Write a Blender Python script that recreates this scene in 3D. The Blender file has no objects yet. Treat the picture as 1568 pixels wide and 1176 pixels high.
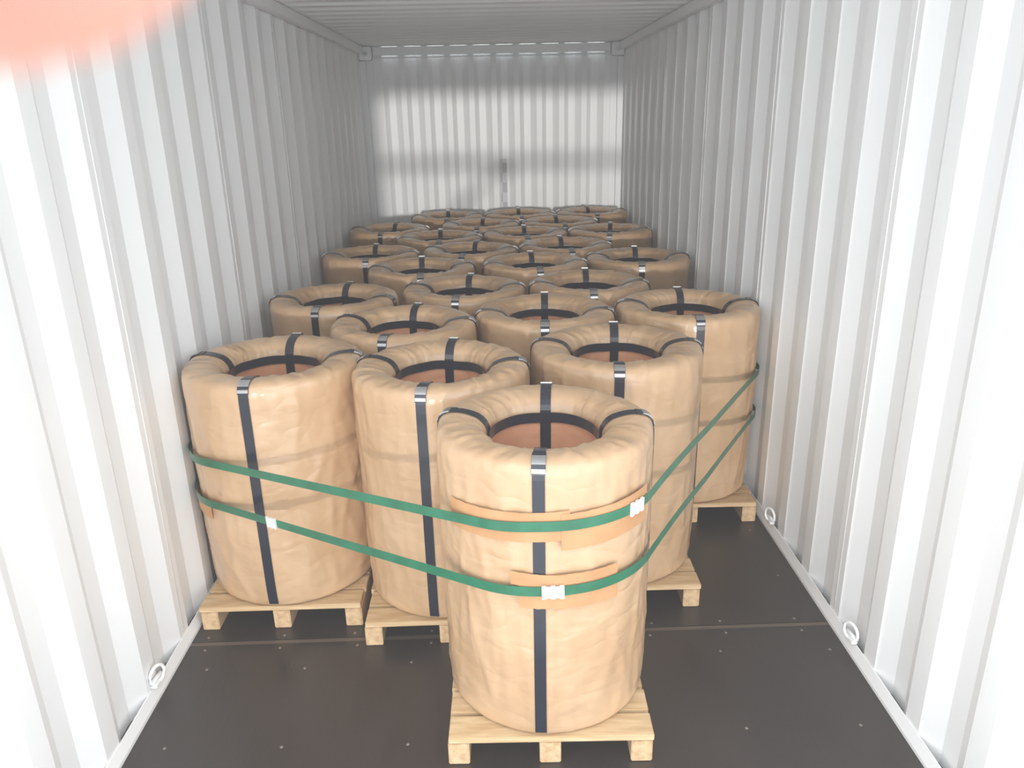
import bpy, bmesh, math, random
import numpy as np
from mathutils import Vector, Matrix, noise

random.seed(7)
D = bpy.data
C = bpy.context
scene = C.scene

# ------------------------------------------------------------------ helpers
class MB:
    def __init__(s):
        s.v=[]; s.f=[]; s.m=[]; s.sm=[]
    def add(s, verts, faces, mat=0, smooth=False):
        o=len(s.v); s.v.extend([tuple(p) for p in verts])
        for f in faces:
            s.f.append(tuple(i+o for i in f)); s.m.append(mat); s.sm.append(smooth)
    def box(s, x0,x1,y0,y1,z0,z1, mat=0, rot=0.0, bev=0.0):
        if bev<=0:
            vs=[(x0,y0,z0),(x1,y0,z0),(x1,y1,z0),(x0,y1,z0),(x0,y0,z1),(x1,y0,z1),(x1,y1,z1),(x0,y1,z1)]
            fs=[(0,3,2,1),(4,5,6,7),(0,1,5,4),(1,2,6,5),(2,3,7,6),(3,0,4,7)]
        else:
            bm=bmesh.new(); bmesh.ops.create_cube(bm,size=1)
            for v in bm.verts:
                v.co=Vector(((x0+x1)/2+v.co.x*(x1-x0),(y0+y1)/2+v.co.y*(y1-y0),(z0+z1)/2+v.co.z*(z1-z0)))
            bmesh.ops.bevel(bm,geom=bm.edges[:],offset=bev,segments=2,affect='EDGES')
            bm.verts.index_update()
            vs=[v.co.copy() for v in bm.verts]; fs=[tuple(v.index for v in f.verts) for f in bm.faces]; bm.free()
        if rot:
            c=math.cos(rot); sn=math.sin(rot); cx=(x0+x1)/2; cy=(y0+y1)/2
            vs=[(cx+(p[0]-cx)*c-(p[1]-cy)*sn, cy+(p[0]-cx)*sn+(p[1]-cy)*c, p[2]) for p in vs]
        s.add(vs,fs,mat)
    def tube(s, pts, r, mat=0, n=10, closed=False):
        pts=[Vector(p) for p in pts]; N=len(pts); rings=[]
        up=Vector((0.13,0.21,1)).normalized()
        vs=[]
        for i,p in enumerate(pts):
            a=pts[(i-1)%N] if (closed or i>0) else p
            b=pts[(i+1)%N] if (closed or i<N-1) else p
            t=(b-a).normalized(); u=t.cross(up).normalized(); w=t.cross(u)
            for k in range(n):
                q=2*math.pi*k/n
                vs.append(p+u*math.cos(q)*r+w*math.sin(q)*r)
        fs=[]
        for i in range(N if closed else N-1):
            j=(i+1)%N
            for k in range(n):
                l=(k+1)%n
                fs.append((i*n+k,i*n+l,j*n+l,j*n+k))
        if not closed:
            fs.append(tuple(range(n))[::-1]); fs.append(tuple((N-1)*n+k for k in range(n)))
        s.add(vs,fs,mat,True)
    def disc(s, x,y,z,r,mat=0,n=12,h=0.0015):
        vs=[(x+math.cos(2*math.pi*k/n)*r,y+math.sin(2*math.pi*k/n)*r,z) for k in range(n)]
        vs+=[(x+math.cos(2*math.pi*k/n)*r*.8,y+math.sin(2*math.pi*k/n)*r*.8,z+h) for k in range(n)]
        fs=[tuple(range(n,2*n))]+[(k,(k+1)%n,n+(k+1)%n,n+k) for k in range(n)]
        s.add(vs,fs,mat)
    def mesh(s,name,mats):
        me=D.meshes.new(name); me.from_pydata(s.v,[],s.f)
        for m in mats: me.materials.append(m)
        me.polygons.foreach_set('material_index',s.m)
        me.polygons.foreach_set('use_smooth',s.sm)
        me.update()
        return me
    def obj(s,name,mats,parent=None):
        o=D.objects.new(name,s.mesh(name,mats)); scene.collection.objects.link(o)
        if parent: o.parent=parent
        return o

def link(name,me,loc=(0,0,0),rz=0,parent=None):
    o=D.objects.new(name,me); scene.collection.objects.link(o)
    o.location=loc; o.rotation_euler=(0,0,rz)
    if parent: o.parent=parent
    return o

# ------------------------------------------------------------------ materials
def mat_base(name, col, rough=.5, metal=0.0, spec=.5):
    m=D.materials.new(name); m.use_nodes=True
    nt=m.node_tree; b=nt.nodes['Principled BSDF']
    b.inputs['Base Color'].default_value=(*col,1)
    b.inputs['Roughness'].default_value=rough
    b.inputs['Metallic'].default_value=metal
    b.inputs['Specular IOR Level'].default_value=spec
    return m,nt,b
def N(nt,t,**kw):
    n=nt.nodes.new(t)
    for k,v in kw.items(): setattr(n,k,v)
    return n
def noise_color(nt,b,c1,c2,scale=(1,1,1),ns=5,detail=4,lo=.35,hi=.65,coord='Object',bump=0,bscale=None,bdist=.002):
    tc=N(nt,'ShaderNodeTexCoord'); mp=N(nt,'ShaderNodeMapping'); mp.inputs['Scale'].default_value=scale
    nt.links.new(tc.outputs[coord],mp.inputs[0])
    nz=N(nt,'ShaderNodeTexNoise'); nz.inputs['Scale'].default_value=ns; nz.inputs['Detail'].default_value=detail
    nt.links.new(mp.outputs[0],nz.inputs['Vector'])
    cr=N(nt,'ShaderNodeValToRGB'); cr.color_ramp.elements[0].position=lo; cr.color_ramp.elements[1].position=hi
    cr.color_ramp.elements[0].color=(*c1,1); cr.color_ramp.elements[1].color=(*c2,1)
    nt.links.new(nz.outputs['Fac'],cr.inputs[0]); nt.links.new(cr.outputs[0],b.inputs['Base Color'])
    if bump:
        bp=N(nt,'ShaderNodeBump'); bp.inputs['Strength'].default_value=bump; bp.inputs['Distance'].default_value=bdist
        src=nz
        if bscale:
            src=N(nt,'ShaderNodeTexNoise'); src.inputs['Scale'].default_value=bscale; src.inputs['Detail'].default_value=4
            nt.links.new(mp.outputs[0],src.inputs['Vector'])
        nt.links.new(src.outputs['Fac'],bp.inputs['Height']); nt.links.new(bp.outputs[0],b.inputs['Normal'])
    return tc,mp,nz,cr

def M_wall():
    m,nt,b=mat_base('white_container_paint',(.8,.82,.82),.4)
    noise_color(nt,b,(.905,.915,.915),(.93,.937,.935),ns=2.2,bump=.1,bscale=35,bdist=.002)
    return m
def M_wrap(name,c1,c2,c3):
    m,nt,b=mat_base(name,c2,.36)
    b.inputs['Coat Weight'].default_value=.45; b.inputs['Coat Roughness'].default_value=.18
    tc,mp,nz,cr=noise_color(nt,b,c1,c2,ns=4.5,detail=6,lo=.3,hi=.7)
    e=cr.color_ramp.elements.new(.5); e.color=(*c3,1)
    oi=N(nt,'ShaderNodeObjectInfo')
    prev=None
    # layered long creases (ridged, stretched noise) = tight creased film, plus the fine weave
    for k,(sc,dist,st,rot,zs,det) in enumerate(((5.5,.045,.5,(.35,.5,0),.40,1.5),(8.0,.022,.45,(-.5,.25,.4),1.9,2),(19.0,.006,.35,(.2,-.5,1.1),.5,1.5))):
        mp2=N(nt,'ShaderNodeMapping'); mp2.inputs['Scale'].default_value=(1,1,zs); mp2.inputs['Rotation'].default_value=rot
        nt.links.new(tc.outputs['Object'],mp2.inputs[0])
        n1=N(nt,'ShaderNodeTexNoise',noise_dimensions='4D'); n1.inputs['Scale'].default_value=sc; n1.inputs['Detail'].default_value=det
        n1.inputs['Distortion'].default_value=.35; n1.inputs['Roughness'].default_value=.35
        nt.links.new(mp2.outputs[0],n1.inputs['Vector'])
        ml=N(nt,'ShaderNodeMath',operation='MULTIPLY'); ml.inputs[1].default_value=17.0
        nt.links.new(oi.outputs['Random'],ml.inputs[0]); nt.links.new(ml.outputs[0],n1.inputs['W'])
        ab=N(nt,'ShaderNodeMath',operation='SUBTRACT'); ab.inputs[1].default_value=.5
        nt.links.new(n1.outputs['Fac'],ab.inputs[0])
        ab2=N(nt,'ShaderNodeMath',operation='ABSOLUTE'); nt.links.new(ab.outputs[0],ab2.inputs[0])
        b1=N(nt,'ShaderNodeBump'); b1.inputs['Strength'].default_value=st; b1.inputs['Distance'].default_value=dist
        b1.invert=(k!=1)
        nt.links.new(ab2.outputs[0],b1.inputs['Height'])
        if prev: nt.links.new(prev.outputs[0],b1.inputs['Normal'])
        prev=b1
    ck=N(nt,'ShaderNodeTexChecker'); ck.inputs['Scale'].default_value=260
    nt.links.new(tc.outputs['Object'],ck.inputs['Vector'])
    b2=N(nt,'ShaderNodeBump'); b2.inputs['Strength'].default_value=.10; b2.inputs['Distance'].default_value=.001
    nt.links.new(ck.outputs['Fac'],b2.inputs['Height']); nt.links.new(prev.outputs[0],b2.inputs['Normal'])
    nt.links.new(b2.outputs[0],b.inputs['Normal']); nt.links.new(prev.outputs[0],b.inputs['Coat Normal'])
    hs=N(nt,'ShaderNodeHueSaturation')
    mr=N(nt,'ShaderNodeMapRange'); mr.inputs['To Min'].default_value=.93; mr.inputs['To Max'].default_value=1.05
    nt.links.new(oi.outputs['Random'],mr.inputs['Value']); nt.links.new(mr.outputs[0],hs.inputs['Value'])
    nt.links.new(cr.outputs[0],hs.inputs['Color']); nt.links.new(hs.outputs[0],b.inputs['Base Color'])
    return m
def M_wood():
    m,nt,b=mat_base('pine_wood',(.7,.48,.25),.6)
    noise_color(nt,b,(.50,.32,.155),(.68,.49,.28),scale=(2,14,14),ns=3.5,detail=6,bump=.2,bdist=.001)
    return m
def M_woodY():
    m,nt,b=mat_base('pine_wood_stringer',(.7,.48,.25),.6)
    noise_color(nt,b,(.48,.30,.15),(.66,.46,.26),scale=(14,2,14),ns=3.5,detail=6,bump=.2,bdist=.001)
    return m
def M_floor():
    m,nt,b=mat_base('dark_plywood_floor',(.07,.062,.06),.42)
    tc,mp,nz,cr=noise_color(nt,b,(.016,.011,.0095),(.030,.0225,.020),scale=(1,.5,1),ns=5,detail=8,lo=.3,hi=.75)
    n1=N(nt,'ShaderNodeTexNoise'); n1.inputs['Scale'].default_value=12; n1.inputs['Detail'].default_value=8
    mp2=N(nt,'ShaderNodeMapping'); mp2.inputs['Scale'].default_value=(6,.6,1)
    nt.links.new(tc.outputs['Object'],mp2.inputs[0]); nt.links.new(mp2.outputs[0],n1.inputs['Vector'])
    bp=N(nt,'ShaderNodeBump'); bp.inputs['Strength'].default_value=.35; bp.inputs['Distance'].default_value=.002
    nt.links.new(n1.outputs['Fac'],bp.inputs['Height']); nt.links.new(bp.outputs[0],b.inputs['Normal'])
    mr=N(nt,'ShaderNodeMapRange'); mr.inputs['From Min'].default_value=.3; mr.inputs['From Max'].default_value=.7
    mr.inputs['To Min'].default_value=.26; mr.inputs['To Max'].default_value=.5
    nt.links.new(nz.outputs['Fac'],mr.inputs['Value']); nt.links.new(mr.outputs[0],b.inputs['Roughness'])
    return m

m_wall=M_wall()
m_wrap=M_wrap('kraft_woven_wrap',(.49,.295,.155),(.59,.385,.225),(.54,.34,.19))
m_inner=M_wrap('kraft_inner_liner',(.62,.27,.145),(.74,.36,.21),(.68,.315,.175))
m_wood=M_wood(); m_woodY=M_woodY(); m_floor=M_floor()
m_black,_,_=mat_base('black_steel_strap',(.014,.017,.028),.22)
m_seal,_,_=mat_base('steel_seal',(.45,.45,.46),.3,metal=.85)
m_green,nt,b=mat_base('green_pet_strap',(.02,.22,.12),.33)
noise_color(nt,b,(.006,.100,.048),(.012,.138,.070),ns=14)
m_tape,nt,b=mat_base('brown_cardboard_pad',(.62,.36,.17),.6)
noise_color(nt,b,(.42,.205,.085),(.50,.255,.11),ns=12)
m_white,_,_=mat_base('white_metal_buckle',(.75,.75,.75),.35,metal=.2)
m_screw,_,_=mat_base('zinc_screw',(.22,.18,.15),.45,metal=.5)
m_strip,_,_=mat_base('steel_floor_strip',(.13,.10,.08),.45,metal=.3)
m_dark,_,_=mat_base('dark_gap',(.012,.012,.012),.8)
m_label,nt,b=mat_base('grey_label_print',(.55,.57,.6),.6)
tc=N(nt,'ShaderNodeTexCoord'); ck=N(nt,'ShaderNodeTexChecker'); ck.inputs['Scale'].default_value=11
ck.inputs['Color1'].default_value=(.50,.52,.56,1); ck.inputs['Color2'].default_value=(.70,.72,.75,1)
nt.links.new(tc.outputs['Object'],ck.inputs['Vector']); nt.links.new(ck.outputs[0],b.inputs['Base Color'])
m_conc,nt,b=mat_base('concrete_ground',(.42,.41,.39),.8)
noise_color(nt,b,(.66,.66,.65),(.76,.76,.75),ns=3,bump=.2)

# ------------------------------------------------------------------ container shell
XL,XR=-1.166,1.212      # innermost wall faces
Y0,Y1=1.20,7.55
ZC=2.39

def corr(start,end,pitch,depth,a,sl,bb):
    pts=[]; p=start
    while p<end-1e-6:
        for dp,dd in ((0,0),(a,0),(a+sl,depth),(a+sl+bb,depth)):
            if p+dp<end: pts.append((p+dp,dd))
        p+=pitch
    pts.append((end,0))
    return pts

def wall_side(name,x,sgn):
    pts=corr(Y0+.02,Y1-.06,.278,.034,.072,.068,.070)
    pts=[(Y0,0)]+pts+[(Y1,0)]
    mb=MB(); vs=[]
    for (y,d) in pts:
        vs.append((x+sgn*d,y,.0)); vs.append((x+sgn*d,y,ZC+.02))
    n=len(pts)
    fs=[(2*i,2*i+1,2*i+3,2*i+2) for i in range(n-1)]
    if sgn>0: fs=[f[::-1] for f in fs]
    mb.add(vs,fs,0)
    vs2=[(p[0]+sgn*.003,p[1],p[2]) for p in vs]
    mb.add(vs2,[f[::-1] for f in fs],0)
    for k in (4,8,12,16):
        yy=Y0+.02+.278*k+.036
        mb.tube([(x,yy,.06),(x,yy,ZC-.07)],.0022,0,6)
    return mb.obj(name,[m_wall])
wall_side('wall_left',XL,-1)
wall_side('wall_right',XR,1)

# back wall
mb=MB()
pts=[(XL,0),(XL+.12,0)]
x=XL+.14
while x<XR-.3:
    for dp,dd in ((0,0),(.05,0),(.09,.04),(.15,.04),(.19,0)):
        if dp<.19: pts.append((x+dp,dd))
    x+=.207
pts+=[(x,0),(XR,0)]
vs=[]
for (px,d) in pts:
    vs.append((px,Y1+d,.0)); vs.append((px,Y1+d,ZC+.02))
fs=[(2*i+2,2*i+3,2*i+1,2*i) for i in range(len(pts)-1)]
mb.add(vs,fs,0)
mb.add([(p[0],p[1]+.003,p[2]) for p in vs],[f[::-1] for f in fs],0)
mb.obj('wall_back',[m_wall])

# back frame trim : posts, header, castings
mb=MB()
mb.box(XL,XL+.05,Y1-.05,Y1-.001,0.0,ZC-.12,bev=.004)
mb.box(XL+.10,XL+.112,Y1-.012,Y1-.001,0.0,ZC-.1)
mb.box(XR-.05,XR,Y1-.05,Y1-.001,0.0,ZC-.12,bev=.004)
mb.box(XR-.112,XR-.10,Y1-.012,Y1-.001,0.0,ZC-.1)
mb.obj('trim_1',[m_wall])
mb=MB(); mb.box(XL+.12,XR-.12,Y1-.045,Y1-.001,ZC-.075,ZC-.005,bev=.004)
mb.box(XL+.12,XR-.12,Y1-.02,Y1-.001,ZC-.10,ZC-.088,bev=.002)
mb.obj('trim_2',[m_wall])
def casting(x0,x1):
    mb=MB(); mb.box(x0,x1,Y1-.10,Y1-.002,ZC-.115,ZC-.004,bev=.008)
    cx=(x0+x1)/2; cz=ZC-.06
    ring=[(cx+math.cos(a)*.026,Y1-.101,cz+math.sin(a)*.018) for a in [2*math.pi*k/20 for k in range(20)]]
    mb.tube(ring,.004,0,8,closed=True)
    mb.add([(p[0],Y1-.1008,p[2]) for p in ring],[tuple(range(20))[::-1]],1)
    return mb.obj('corner_casting',[m_wall,m_label])
casting(XL+.002,XL+.115); casting(XR-.115,XR-.002)
# top side rails, bottom rails
for i,(xa,xb) in enumerate(((XL+.0005,XL+.045),(XR-.045,XR-.0005))):
    mb=MB(); mb.box(xa,xb,Y0,Y1-.10,ZC-.062,ZC-.002,bev=.004); mb.obj('trim_%d'%(3+i),[m_wall])
def skirting(name,x,s):
    mb=MB()
    prof=[(x,.045),(x+s*.004,.045),(x+s*.018,.012),(x+s*.018,.0),(x,.0)]
    vs=[(p[0],Y0,p[1]) for p in prof]+[(p[0],Y1-.05,p[1]) for p in prof]
    n=5; fs=[(i,(i+1)%n,n+(i+1)%n,n+i) for i in range(n)]+[tuple(range(n))[::-1],tuple(range(n,2*n))]
    mb.add(vs,fs,0); o=mb.obj(name,[m_wall])
    bm=bmesh.new(); bm.from_mesh(o.data); bmesh.ops.recalc_face_normals(bm,faces=bm.faces); bm.to_mesh(o.data); bm.free()
skirting('baseboard_left',XL+.0005,1); skirting('baseboard_right',XR-.0005,-1)

# ceiling
pts=corr(Y0+.02,Y1-.02,.209,.020,.09,.03,.06)
pts=[(Y0,0)]+pts+[(Y1,0)]
mb=MB(); vs=[]
for (y,d) in pts:
    vs.append((XL-.04,y,ZC+d)); vs.append((XR+.04,y,ZC+d))
fs=[(2*i+2,2*i+3,2*i+1,2*i) for i in range(len(pts)-1)]
mb.add(vs,fs,0); mb.add([(p[0],p[1],p[2]+.003) for p in vs],[f[::-1] for f in fs],0)
mb.obj('ceiling',[m_wall])

# floor (plywood panels, seams, screws)
mb=MB()
mb.box(XL-.05,XR+.05,Y0,Y1+.05,-.06,-.006,mat=3)
seams=[Y0,2.36,3.56,4.76,5.96,Y1+.05]
for j in range(len(seams)-1):
    ya=seams[j]+(.012 if j else 0); yb=seams[j+1]-.012
    mb.box(XL-.045,XR+.045,ya,yb,-.028,0.0,mat=0)
    if j: mb.box(XL-.045,XR+.045,seams[j]-.009,seams[j]+.009,-.028,-.0012,mat=2)
    for dy in (-.035,.035):
        if j:
            k=XL+.08
            while k<XR-.03:
                mb.disc(k+random.uniform(-.012,.012),seams[j]+dy,0.0,.0055,mat=1); k+=.27
    yy=ya+.30
    while yy<yb-.1:
        k=XL+.10+random.uniform(0,.05)
        while k<XR-.04:
            mb.disc(k+random.uniform(-.03,.03),yy+random.uniform(-.01,.01),0.0,.0055,mat=1); k+=.36
        yy+=.36
mb.obj('floor',[m_floor,m_screw,m_strip,m_dark])

mb=MB(); mb.box(-9,9,-9,Y0-.01,-.25,-.02); mb.obj('ground',[m_conc])
# added unseen bar behind the photographer, shades a band across the back wall
mb=MB(); mb.tube([(-3,-.62,1.905),(3,-.62,1.905)],.055,0,16)
mb.tube([(-3,-.62,-.02),(-3,-.62,2.2)],.06,0,16); mb.tube([(3,-.62,-.02),(3,-.62,2.2)],.06,0,16)
mb.obj('added_shadow_bar',[m_white])

# lashing rings
def lash(x,s,y):
    mb=MB()
    mb.box(min(x,x+s*.022),max(x,x+s*.022),y-.028,y+.028,.05,.062,bev=.003)
    mb.tube([(x+s*.006,y-.03,.07),(x+s*.014,y+.03,.07)],.007,0,8)
    ring=[]
    for k in range(24):
        a=2*math.pi*k/24
        ring.append((x+s*(.016+.010*math.cos(a)),y+math.cos(a)*.030,.085+math.sin(a)*.032))
    mb.tube(ring,.0055,0,8,closed=True)
    mb.obj('lashing_ring',[m_wall])
lash(XL+.001,1,2.10); lash(XR-.001,-1,2.20); lash(XR-.001,-1,3.02); lash(XL+.001,1,3.3); lash(XR-.001,-1,4.2)

# label on back wall
mb=MB(); mb.box(.075,.135,Y1-.006,Y1-.002,.95,1.40); mb.obj('wall_label',[m_label])

# ------------------------------------------------------------------ drums
PH=.100
prof_pts=[(.172,PH+.004),(.26,PH+.002),(.296,PH+.004),(.309,PH+.03),(.314,.2),(.316,.35),(.317,.5),(.318,.65),(.318,.80),(.3185,.90),(.3155,.942),(.304,.964),(.280,.974),(.245,.975),(.212,.968),(.190,.958),(.173,.938),(.165,.905),(.164,.8),(.164,.6),(.165,.4),(.168,.2),(.172,PH+.004)]
def catmull(P,n=12):
    out=[]
    for i in range(len(P)-1):
        p0=np.array(P[max(i-1,0)]);p1=np.array(P[i]);p2=np.array(P[i+1]);p3=np.array(P[min(i+2,len(P)-1)])
        for k in range(n):
            t=k/n
            out.append(.5*((2*p1)+(-p0+p2)*t+(2*p0-5*p1+4*p2-p3)*t*t+(-p0+3*p1-3*p2+p3)*t**3))
    out.append(np.array(P[-1])); return np.array(out)
CP=catmull(prof_pts)
seg=np.sqrt((np.diff(CP,axis=0)**2).sum(1)); S=np.concatenate([[0],np.cumsum(seg)]); STOT=S[-1]
def P(s):
    return np.interp(s,S,CP[:,0]),np.interp(s,S,CP[:,1])
def PN(s):
    a=P(max(s-.004,0)); b_=P(min(s+.004,STOT)); dr=b_[0]-a[0]; dz=b_[1]-a[1]; l=math.hypot(dr,dz) or 1
    return dz/l,-dr/l
def s_at(r,z):
    return S[np.argmin((CP[:,0]-r)**2+(CP[:,1]-z)**2)]
R=.318
STR=[math.radians(a) for a in (-90,8,90,172)]
def sstep(a,b,x):
    t=min(max((x-a)/(b-a),0),1); return t*t*(3-2*t)

def drum_mesh(seed,name,M=200,NP=150):
    rnd=random.Random(seed); ox=seed*13.7
    mb=MB()
    ss=[]
    sA=s_at(.165,.905)
    for k in range(NP): ss.append(sA*k/(NP-1))
    for k in range(1,13): ss.append(sA+(STOT-sA)*k/12)
    vs=[]
    strap_th=STR
    npl=26
    pa=sorted([2*math.pi*(k+rnd.uniform(-.35,.35))/npl for k in range(npl)])
    pamp=[rnd.uniform(.3,1) for _ in pa]
    pdir=[rnd.choice((1,1,-1)) for _ in pa]
    for s in ss:
        r,z=P(s); nr,nz=PN(s)
        inner = s>sA
        top = sstep(.86,.960,z)*(0 if inner and z<.87 else 1)
        for k in range(M):
            th=2*math.pi*k/M
            c,sn=math.cos(th),math.sin(th)
            dmin=min(abs((th-a+math.pi)%(2*math.pi)-math.pi) for a in strap_th)*r
            att=sstep(.016,.065,dmin)
            low=noise.noise(Vector((c*1.3+ox,sn*1.3,z*1.4)))
            mid=noise.noise(Vector((c*3.0+ox,sn*3.0+z*1.6,z*2.2+ox)))
            def ridge(fx,fz,sk,o):
                q=abs(noise.noise(Vector((c*fx+o,sn*fx-z*sk,z*fz+1.6*c))))*3.2
                return max(1-q,0)
            # long diagonal / vertical tension folds
            r1=ridge(3.2,1.6,2.6,ox); r2=ridge(4.6,2.2,-3.2,ox+7.3); r3=ridge(3.0,7.0,1.5,ox+3.1)
            side=-.0095+.0045*low+.0022*mid+.0042*r1+.0028*r2+.0022*r3
            side=min(side,.0005)
            tt=(th+ (r-.24)*1.6*math.sin(3*th+ox))%(2*math.pi)
            idx=npl-1
            for q in range(npl):
                if pa[q]<=tt: idx=q
            a0=pa[idx] if tt>=pa[0] else pa[-1]-2*math.pi
            if tt<pa[0]: idx=npl-1
            a1=pa[(idx+1)%npl]
            if a1<=a0: a1+=2*math.pi
            fr=(tt-a0)/(a1-a0)
            if pdir[idx]<0: fr=1-fr
            saw=(1-fr)*sstep(0,.10,fr)*pamp[idx]
            fade=1-.65*sstep(.255,.312,r)
            t1=ridge(3.2,4,0,ox+r*9); t2=ridge(6.2,6,0,ox+r*14+4)
            tp=-.0070+.0025*low+.0025*t1+.0020*t2+.0075*fade*saw
            d=(side*(1-top)+tp*top)
            if inner: d*=.5
            bot=sstep(.10,.16,z)
            d*= (.25+.75*bot)
            d=d*att-(1-att)*.001
            rr=r+nr*d; zz=max(z+nz*d,PH+.001)
            vs.append((rr*c,rr*sn,zz))
    n=len(ss); fo=[];fi=[]
    for i in range(n-1):
        for k in range(M):
            l=(k+1)%M
            q=(i*M+k,i*M+l,(i+1)*M+l,(i+1)*M+k)
            (fi if ss[i]>sA-.02 else fo).append(q)
    o=len(mb.v); mb.v.extend(vs)
    for q in fo: mb.f.append(tuple(a+o for a in q)); mb.m.append(0); mb.sm.append(True)
    for q in fi: mb.f.append(tuple(a+o for a in q)); mb.m.append(1); mb.sm.append(True)
    def band(th,s0,s1,off,th2,w,mat,n=60):
        c,sn=math.cos(th),math.sin(th); tx,ty=-sn,c
        V=[]
        for i in range(n+1):
            s=s0+(s1-s0)*i/n; r,z=P(s); nr,nz=PN(s)
            for (o_,ww) in ((off,-w),(off,w),(off+th2,w),(off+th2,-w)):
                rr=r+nr*o_; zz=z+nz*o_
                V.append((rr*c+tx*ww,rr*sn+ty*ww,zz))
        F=[]
        for i in range(n):
            a=4*i; b=4*i+4
            for k in range(4):
                l=(k+1)%4; F.append((a+k,b+k,b+l,a+l))
        F.append((3,2,1,0)); F.append((4*n,4*n+1,4*n+2,4*n+3))
        mb.add(V,F,mat)
    s_bot=s_at(.309,PH+.03)-.01; s_in=s_at(.165,.45)
    for i,a in enumerate(STR):
        a2=a+rnd.uniform(-.02,.02)
        band(a2,s_bot,s_in,.0012,.0012,.0165,2,n=90)
        sc=s_at(.304,.964)+rnd.uniform(-.004,.008)
        band(a2,sc-.030,sc+.040,.0026,.0012,.0185,2,n=8)
        band(a2,sc-.006,sc+.022,.0040,.0026,.0178,3,n=6)
        band(a2,sc-.026,sc-.016,.0040,.0014,.0175,3,n=3)
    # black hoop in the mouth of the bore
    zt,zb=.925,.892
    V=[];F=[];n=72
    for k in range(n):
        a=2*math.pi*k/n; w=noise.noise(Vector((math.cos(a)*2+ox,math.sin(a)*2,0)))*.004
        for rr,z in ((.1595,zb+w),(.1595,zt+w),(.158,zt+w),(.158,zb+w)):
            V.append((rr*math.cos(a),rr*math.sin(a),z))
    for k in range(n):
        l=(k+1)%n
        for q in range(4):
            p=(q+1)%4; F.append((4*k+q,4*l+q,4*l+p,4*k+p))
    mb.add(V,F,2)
    me=mb.mesh(name,[m_wrap,m_inner,m_black,m_seal])
    bm=bmesh.new(); bm.from_mesh(me); bmesh.ops.recalc_face_normals(bm,faces=bm.faces); bm.to_mesh(me); bm.free()
    return me

# pallet mesh
def pallet_mesh(seed):
    rnd=random.Random(seed); mb=MB()
    w=.298
    for xc in (-w+.031,0,w-.031):
        mb.box(xc-.031,xc+.031,-w+.002,w-.002,.0005,.0785,mat=1,bev=.003)
    nb=6; bw=.088; gap=(2*w-nb*bw)/(nb-1)
    for i in range(nb):
        y=-w+i*(bw+gap); j=rnd.uniform(-.004,.004)
        mb.box(-w+j,w+j,y,y+bw,.079,.099,mat=0,bev=.002)
    return mb.mesh('wooden_pallet',[m_wood,m_woodY])
pal=[pallet_mesh(i) for i in range(3)]

pos=[(.128,2.06),(-.830,2.74),(-.206,2.62),(.450,2.79),(.874,3.42),   # fixed front five
 (-.80,3.76),(-.40,3.20),(.237,3.39),(-.149,3.91),(.459,3.93),(-.42,4.46),(.223,4.61),(.868,4.67),(-.80,5.03),
 (-.187,5.20),(.45,5.20),(-.81,6.0),(-.44,5.72),(.232,5.80),(.868,5.84),(-.09,6.33),(.52,6.40),(-.34,6.88),(.27,6.95),(.868,6.98)]
SC=[1.0,1.035,1.0,1.03,1.03]+[1.0]*30
pos=[list(p) for p in pos]
DMIN=.642
for it in range(400):
    for i in range(len(pos)):
        for j in range(i+1,len(pos)):
            dx=pos[j][0]-pos[i][0]; dy=pos[j][1]-pos[i][1]; d=math.hypot(dx,dy)
            if d<DMIN:
                e=(DMIN-d)/d
                wi,wj=(.5,.5)
                if i<5: wi,wj=0,1
                if i<5 and j<5: wi,wj=0,0
                pos[i][0]-=dx*e*wi; pos[i][1]-=dy*e*wi; pos[j][0]+=dx*e*wj; pos[j][1]+=dy*e*wj
    for i in range(5,len(pos)):
        pos[i][0]=min(max(pos[i][0],XL+.340),XR-.340); pos[i][1]=min(pos[i][1],Y1-.40)
front=[drum_mesh(i+1,'wrapped_wire_coil') for i in range(5)]
back=[drum_mesh(20+i,'wrapped_wire_coil',M=120,NP=90) for i in range(3)]
rots=[-6,-3,-8,-6,-4]
coils=[]
for i,(x,y) in enumerate(pos):
    if i<5: me=front[i]; rz=math.radians(rots[i])
    else: me=back[i%3]; rz=math.radians(random.uniform(-10,4)+(180 if i%2 else 0))
    o=link('wrapped_wire_coil',me,(x,y,0),rz); coils.append(o)
    o.scale=(SC[i],SC[i],1)
    pr=math.radians(random.uniform(-2,2))
    link('wooden_pallet',pal[i%3],(x,y-.005,0),pr)

# ------------------------------------------------------------------ green straps round the load
def hull(pts):
    pts=sorted(set(pts))
    def half(it):
        h=[]
        for p in it:
            while len(h)>=2 and (h[-1][0]-h[-2][0])*(p[1]-h[-2][1])-(h[-1][1]-h[-2][1])*(p[0]-h[-2][0])<=0: h.pop()
            h.append(p)
        return h
    a=half(pts); b=half(reversed(pts)); return a[:-1]+b[:-1]
def belt(off):
    pts=[]
    for i,(x,y) in enumerate(pos):
        for k in range(96):
            a=2*math.pi*k/96
            px=x+(R*SC[i]+off)*math.cos(a); px=min(max(px,XL+.004),XR-.004)
            pts.append((round(px,6),round(y+(R*SC[i]+off)*math.sin(a),6)))
    return hull(pts)
H=belt(.0085)
def strap_z(x,y,zf,zl,zr):
    fx,fy=.08,1.735
    if y>3.6: return zr if x>0 else zl
    if x<fx:
        t=math.hypot(x-fx,y-fy)/math.hypot(-1.15-fx,2.74-fy); return zf+(zl-zf)*min(t,1)
    t=math.hypot(x-fx,y-fy)/math.hypot(1.18-fx,3.4-fy); return zf+(zr-zf)*min(t,1)**1.4+.012*math.sin(min(t*2,1)*math.pi)
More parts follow.
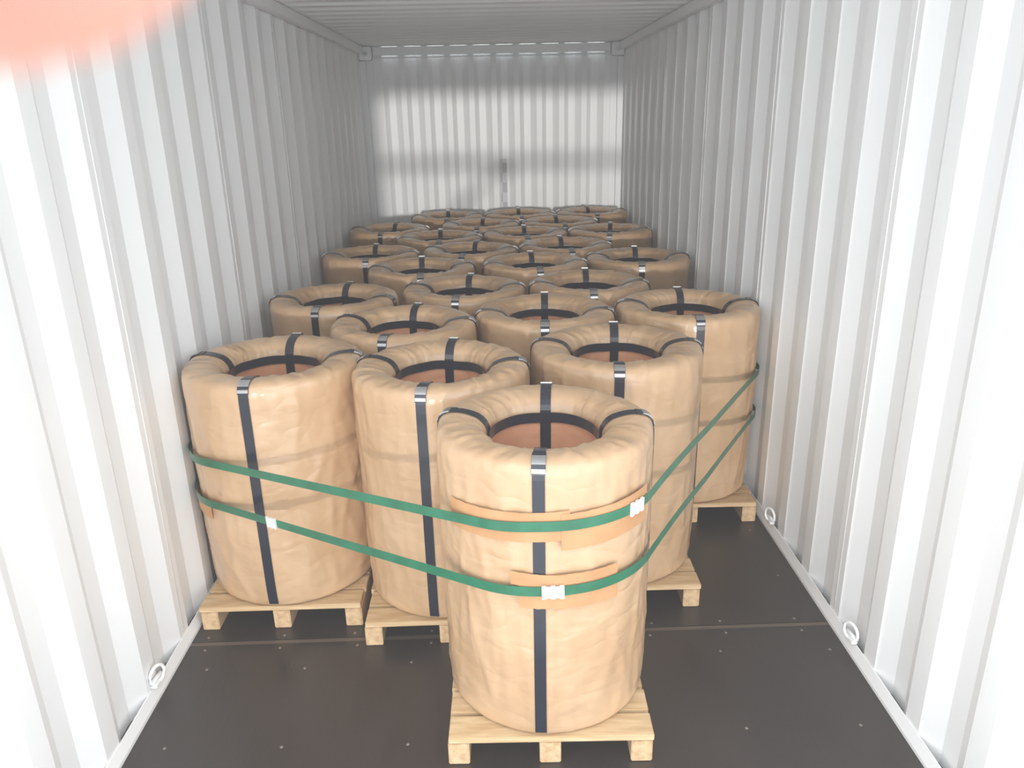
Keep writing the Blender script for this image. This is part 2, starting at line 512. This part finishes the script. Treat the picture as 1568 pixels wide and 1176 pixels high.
def green(zf,zl,zr):
    pts=[]
    for i in range(len(H)):
        a=H[i]; b=H[(i+1)%len(H)]; L=math.hypot(b[0]-a[0],b[1]-a[1]); n=max(1,int(L/.05))
        for k in range(n): pts.append((a[0]+(b[0]-a[0])*k/n,a[1]+(b[1]-a[1])*k/n))
    V=[];F=[];n=len(pts); hw=.0145
    for i,p in enumerate(pts):
        a=pts[i-1]; b=pts[(i+1)%n]; tx,ty=b[0]-a[0],b[1]-a[1]; l=math.hypot(tx,ty); nx,ny=ty/l,-tx/l
        z=strap_z(p[0],p[1],zf,zl,zr)
        for o_,zz in ((0,-hw),(.0012,-hw),(.0012,hw),(0,hw)):
            V.append((p[0]+nx*o_,p[1]+ny*o_,z+zz))
    for i in range(n):
        j=(i+1)%n
        for q in range(4):
            r_=(q+1)%4; F.append((4*i+q,4*j+q,4*j+r_,4*i+r_))
    return V,F,pts
E=D.objects.new('green_lashing_strap',None); scene.collection.objects.link(E)
E2=D.objects.new('green_lashing_strap',None); scene.collection.objects.link(E2)
specs=[(E,.800,.650,.665),(E2,.606,.492,.458)]
def buckle(parent,pts,idx_xy,zs,w=.05):
    i=min(range(len(pts)),key=lambda k:math.hypot(pts[k][0]-idx_xy[0],pts[k][1]-idx_xy[1]))
    a=pts[i-1]; b=pts[(i+1)%len(pts)]; t=Vector((b[0]-a[0],b[1]-a[1],0)).normalized(); nrm=Vector((t.y,-t.x,0))
    z0=strap_z(*pts[i],*zs); z1=strap_z(*b,*zs); z2=strap_z(*a,*zs)
    t3=Vector((b[0]-a[0],b[1]-a[1],z1-z2)).normalized()
    up=t3.cross(nrm); up=-up if up.z<0 else up
    mb=MB()
    c=Vector((pts[i][0],pts[i][1],z0))+nrm*.004
    for k in range(5):
        u=(k-2)*w/5
        hh=.0195 if k%2==0 else .017
        vs=[]
        for sx in (-1,1):
            for sy in (-1,1):
                for sz in (-1,1):
                    vs.append(c+t3*(u+sx*w/10.5)+nrm*sy*(.0035 if k%2==0 else .0025)+up*sz*hh)
        mb.add(vs,[(0,1,3,2),(4,6,7,5),(0,4,5,1),(2,3,7,6),(0,2,6,4),(1,5,7,3)],0)
    mb.obj('buckle',[m_white],parent)
for (e,zf,zl,zr) in specs:
    V,F,pts=green(zf,zl,zr)
    mb=MB(); mb.add(V,F,0); mb.obj('band',[m_green],e)
    if e is E: buckle(e,pts,(.128+.325*math.sin(math.radians(45)),2.06-.325*math.cos(math.radians(45))),(zf,zl,zr),.055)
    else:
        buckle(e,pts,(.125,1.735),(zf,zl,zr),.06)
        buckle(e,pts,(-.72,2.33),(zf,zl,zr),.045)

# cardboard pads under straps on the front coil (children of that coil)
def pad(a0,a1,zc0,zc1,h,off,par,sc=1.0):
    mb=MB(); n=28; V=[];F=[]
    rz=par.rotation_euler[2]
    for i in range(n+1):
        zc=zc0+(zc1-zc0)*i/n
        # azimuth a measured from -Y toward +X
        a=math.radians(a0+(a1-a0)*i/n)
        th=-math.pi/2+a-rz
        je=.002*noise.noise(Vector((i*.7,a0,h)))
        x=math.cos(th); y=math.sin(th)
        for o_,z in ((off,zc-h/2+je),(off+.0012,zc-h/2+je),(off+.0012,zc+h/2+je),(off,zc+h/2+je)):
            V.append((x*(R+o_),y*(R+o_),z))
    for i in range(n):
        for q in range(4):
            r_=(q+1)%4; F.append((4*i+q,4*i+4+q,4*i+4+r_,4*i+r_))
    F.append((3,2,1,0)); F.append((4*n,4*n+1,4*n+2,4*n+3))
    mb.add(V,F,0)
    return mb.obj('cardboard_pad',[m_tape],par)
for i,(a0,a1,z0,z1,h,off) in enumerate([(-56,8,.780,.800,.085,.0035),(4,56,.780,.790,.105,.0050),(-16,34,.602,.600,.105,.0035),(-20,6,.640,.632,.040,.0050)]):
    pad(a0,a1,z0,z1,h,off,coils[0])
pad(-75,-40,.475,.475,.07,.0030,coils[1])

# ------------------------------------------------------------------ photographer's hand holding the phone (finger over lens corner)
m_skin,nt,b=mat_base('skin',(.78,.34,.25),.5)
b.inputs['Subsurface Weight'].default_value=.3; b.inputs['Subsurface Scale'].default_value=.01; b.inputs['Subsurface Radius'].default_value=(1,.25,.12)
noise_color(nt,b,(.74,.30,.22),(.82,.38,.29),ns=60)
m_phone,_,_=mat_base('black_phone_body',(.02,.02,.022),.3)
m_sleeve,nt,b=mat_base('grey_sleeve_fabric',(.12,.13,.15),.9)
noise_color(nt,b,(.10,.11,.13),(.15,.16,.18),ns=40)
HZ=1.80
HE=D.objects.new('hand',None); scene.collection.objects.link(HE)
def skin_obj(name,nodes,edges,mat,parent,sub=2,root=0):
    me=D.meshes.new(name); me.from_pydata([n[0] for n in nodes],edges,[]); o=D.objects.new(name,me); scene.collection.objects.link(o)
    sk=o.modifiers.new('skin','SKIN'); o.modifiers.new('sub','SUBSURF').levels=sub; o.modifiers['sub'].render_levels=sub
    sk.use_smooth_shade=True
    for i,n in enumerate(nodes):
        r=n[1]; r=(r,r) if not isinstance(r,tuple) else r
        me.skin_vertices[0].data[i].radius=r
        me.skin_vertices[0].data[i].use_root=(i==root)
    me.materials.append(mat); o.parent=parent
    return o
z=HZ
palm=[((-.285,-.10,z-.155),(.030,.026)),((-.215,-.065,z-.095),(.028,.024)),((-.165,-.035,z-.05),(.034,.024)),((-.135,-.012,z-.012),(.038,.020)),((-.120,.0,z+.012),(.026,.014))]
skin_obj('palm',palm,[(0,1),(1,2),(2,3),(3,4)],m_skin,HE)
def finger(name,pts,rs):
    return skin_obj(name,[(p,r) for p,r in zip(pts,rs)],[(i,i+1) for i in range(len(pts)-1)],m_skin,HE)
finger('index_finger',[(-.112,.0,z+.017),(-.086,.020,z+.021),(-.050,.030,z+.0155),(-.025,.0285,z+.0108),(-.0065,.0275,z+.0093)],[.0110,.0108,.0106,.0104,.0094])
finger('middle_finger',[(-.135,.004,z+.0),(-.118,.026,z+.000),(-.095,.034,z-.006),(-.072,.030,z-.010),(-.062,.022,z-.012)],[.0105,.0098,.0090,.0084,.0068])
finger('ring_finger',[(-.142,.002,z-.020),(-.124,.024,z-.020),(-.102,.032,z-.026),(-.080,.027,z-.030),(-.071,.019,z-.032)],[.0100,.0094,.0086,.0080,.0065])
finger('little_finger',[(-.150,-.004,z-.038),(-.134,.014,z-.040),(-.116,.022,z-.046),(-.100,.018,z-.049),(-.093,.011,z-.051)],[.0090,.0084,.0076,.0070,.0058])
finger('thumb',[(-.168,-.040,z-.045),(-.140,-.042,z-.020),(-.112,-.036,z-.006),(-.090,-.028,z+.002)],[.0130,.0120,.0105,.0082])
skin_obj('sleeve',[((-.56,-.26,z-.42),.058),((-.42,-.18,z-.28),.052),((-.28,-.095,z-.148),.040)],[(0,1),(1,2)],m_sleeve,HE)
mb=MB(); mb.box(-.120,.045,-.004,.004,-.060,.015,bev=.003)
ph=mb.obj('phone',[m_phone],HE); ph.location=(0,-.010,z-.001); ph.rotation_euler=(math.radians(-19.4),0,0)

# ------------------------------------------------------------------ camera
pitch=math.radians(19.36); yaw=.0184; roll=.022
f=Vector((math.sin(yaw)*math.cos(pitch),math.cos(yaw)*math.cos(pitch),-math.sin(pitch)))
r=f.cross(Vector((0,0,1))).normalized(); u=r.cross(f)
r2=r*math.cos(roll)-u*math.sin(roll); u2=u*math.cos(roll)+r*math.sin(roll)
cam=D.cameras.new('camera'); co=D.objects.new('camera',cam); scene.collection.objects.link(co)
mt=Matrix((r2,u2,-f)).transposed().to_4x4(); mt.translation=Vector((0,0,HZ))
co.matrix_world=mt
cam.sensor_width=36; cam.sensor_fit='HORIZONTAL'; cam.lens=36*1178/1568
cam.clip_start=.001; cam.clip_end=100
cam.dof.use_dof=True; cam.dof.focus_distance=3.0; cam.dof.aperture_fstop=15
scene.camera=co

# ------------------------------------------------------------------ light
w=D.worlds.new('sky'); scene.world=w; w.use_nodes=True
bg=w.node_tree.nodes['Background']; bg.inputs[0].default_value=(.925,.965,1.0,1); bg.inputs[1].default_value=1.7
al=D.lights.new('door_portal','AREA'); al.shape='RECTANGLE'; al.size=2.5; al.size_y=2.5; al.cycles.is_portal=True
ao=D.objects.new('door_portal',al); scene.collection.objects.link(ao); ao.location=(.025,Y0-.02,1.2); ao.rotation_euler=(math.radians(90),0,0)
su=D.lights.new('sun','SUN'); su.energy=.6; su.angle=math.radians(1.8); su.color=(1,.97,.93)
so=D.objects.new('sun',su); scene.collection.objects.link(so); so.location=(0,-3,4)
so.rotation_euler=Vector((.02,1,-.066)).to_track_quat('-Z','Y').to_euler()
vs_=scene.view_settings
vs_.view_transform='Standard'
vs_.exposure=0.77
vs_.use_curve_mapping=True
cm=vs_.curve_mapping; cv=cm.curves[3]
cv.points[0].location=(0,.032); cv.points[1].location=(1,1)
cv.points.new(.25,.305)
cm.update()
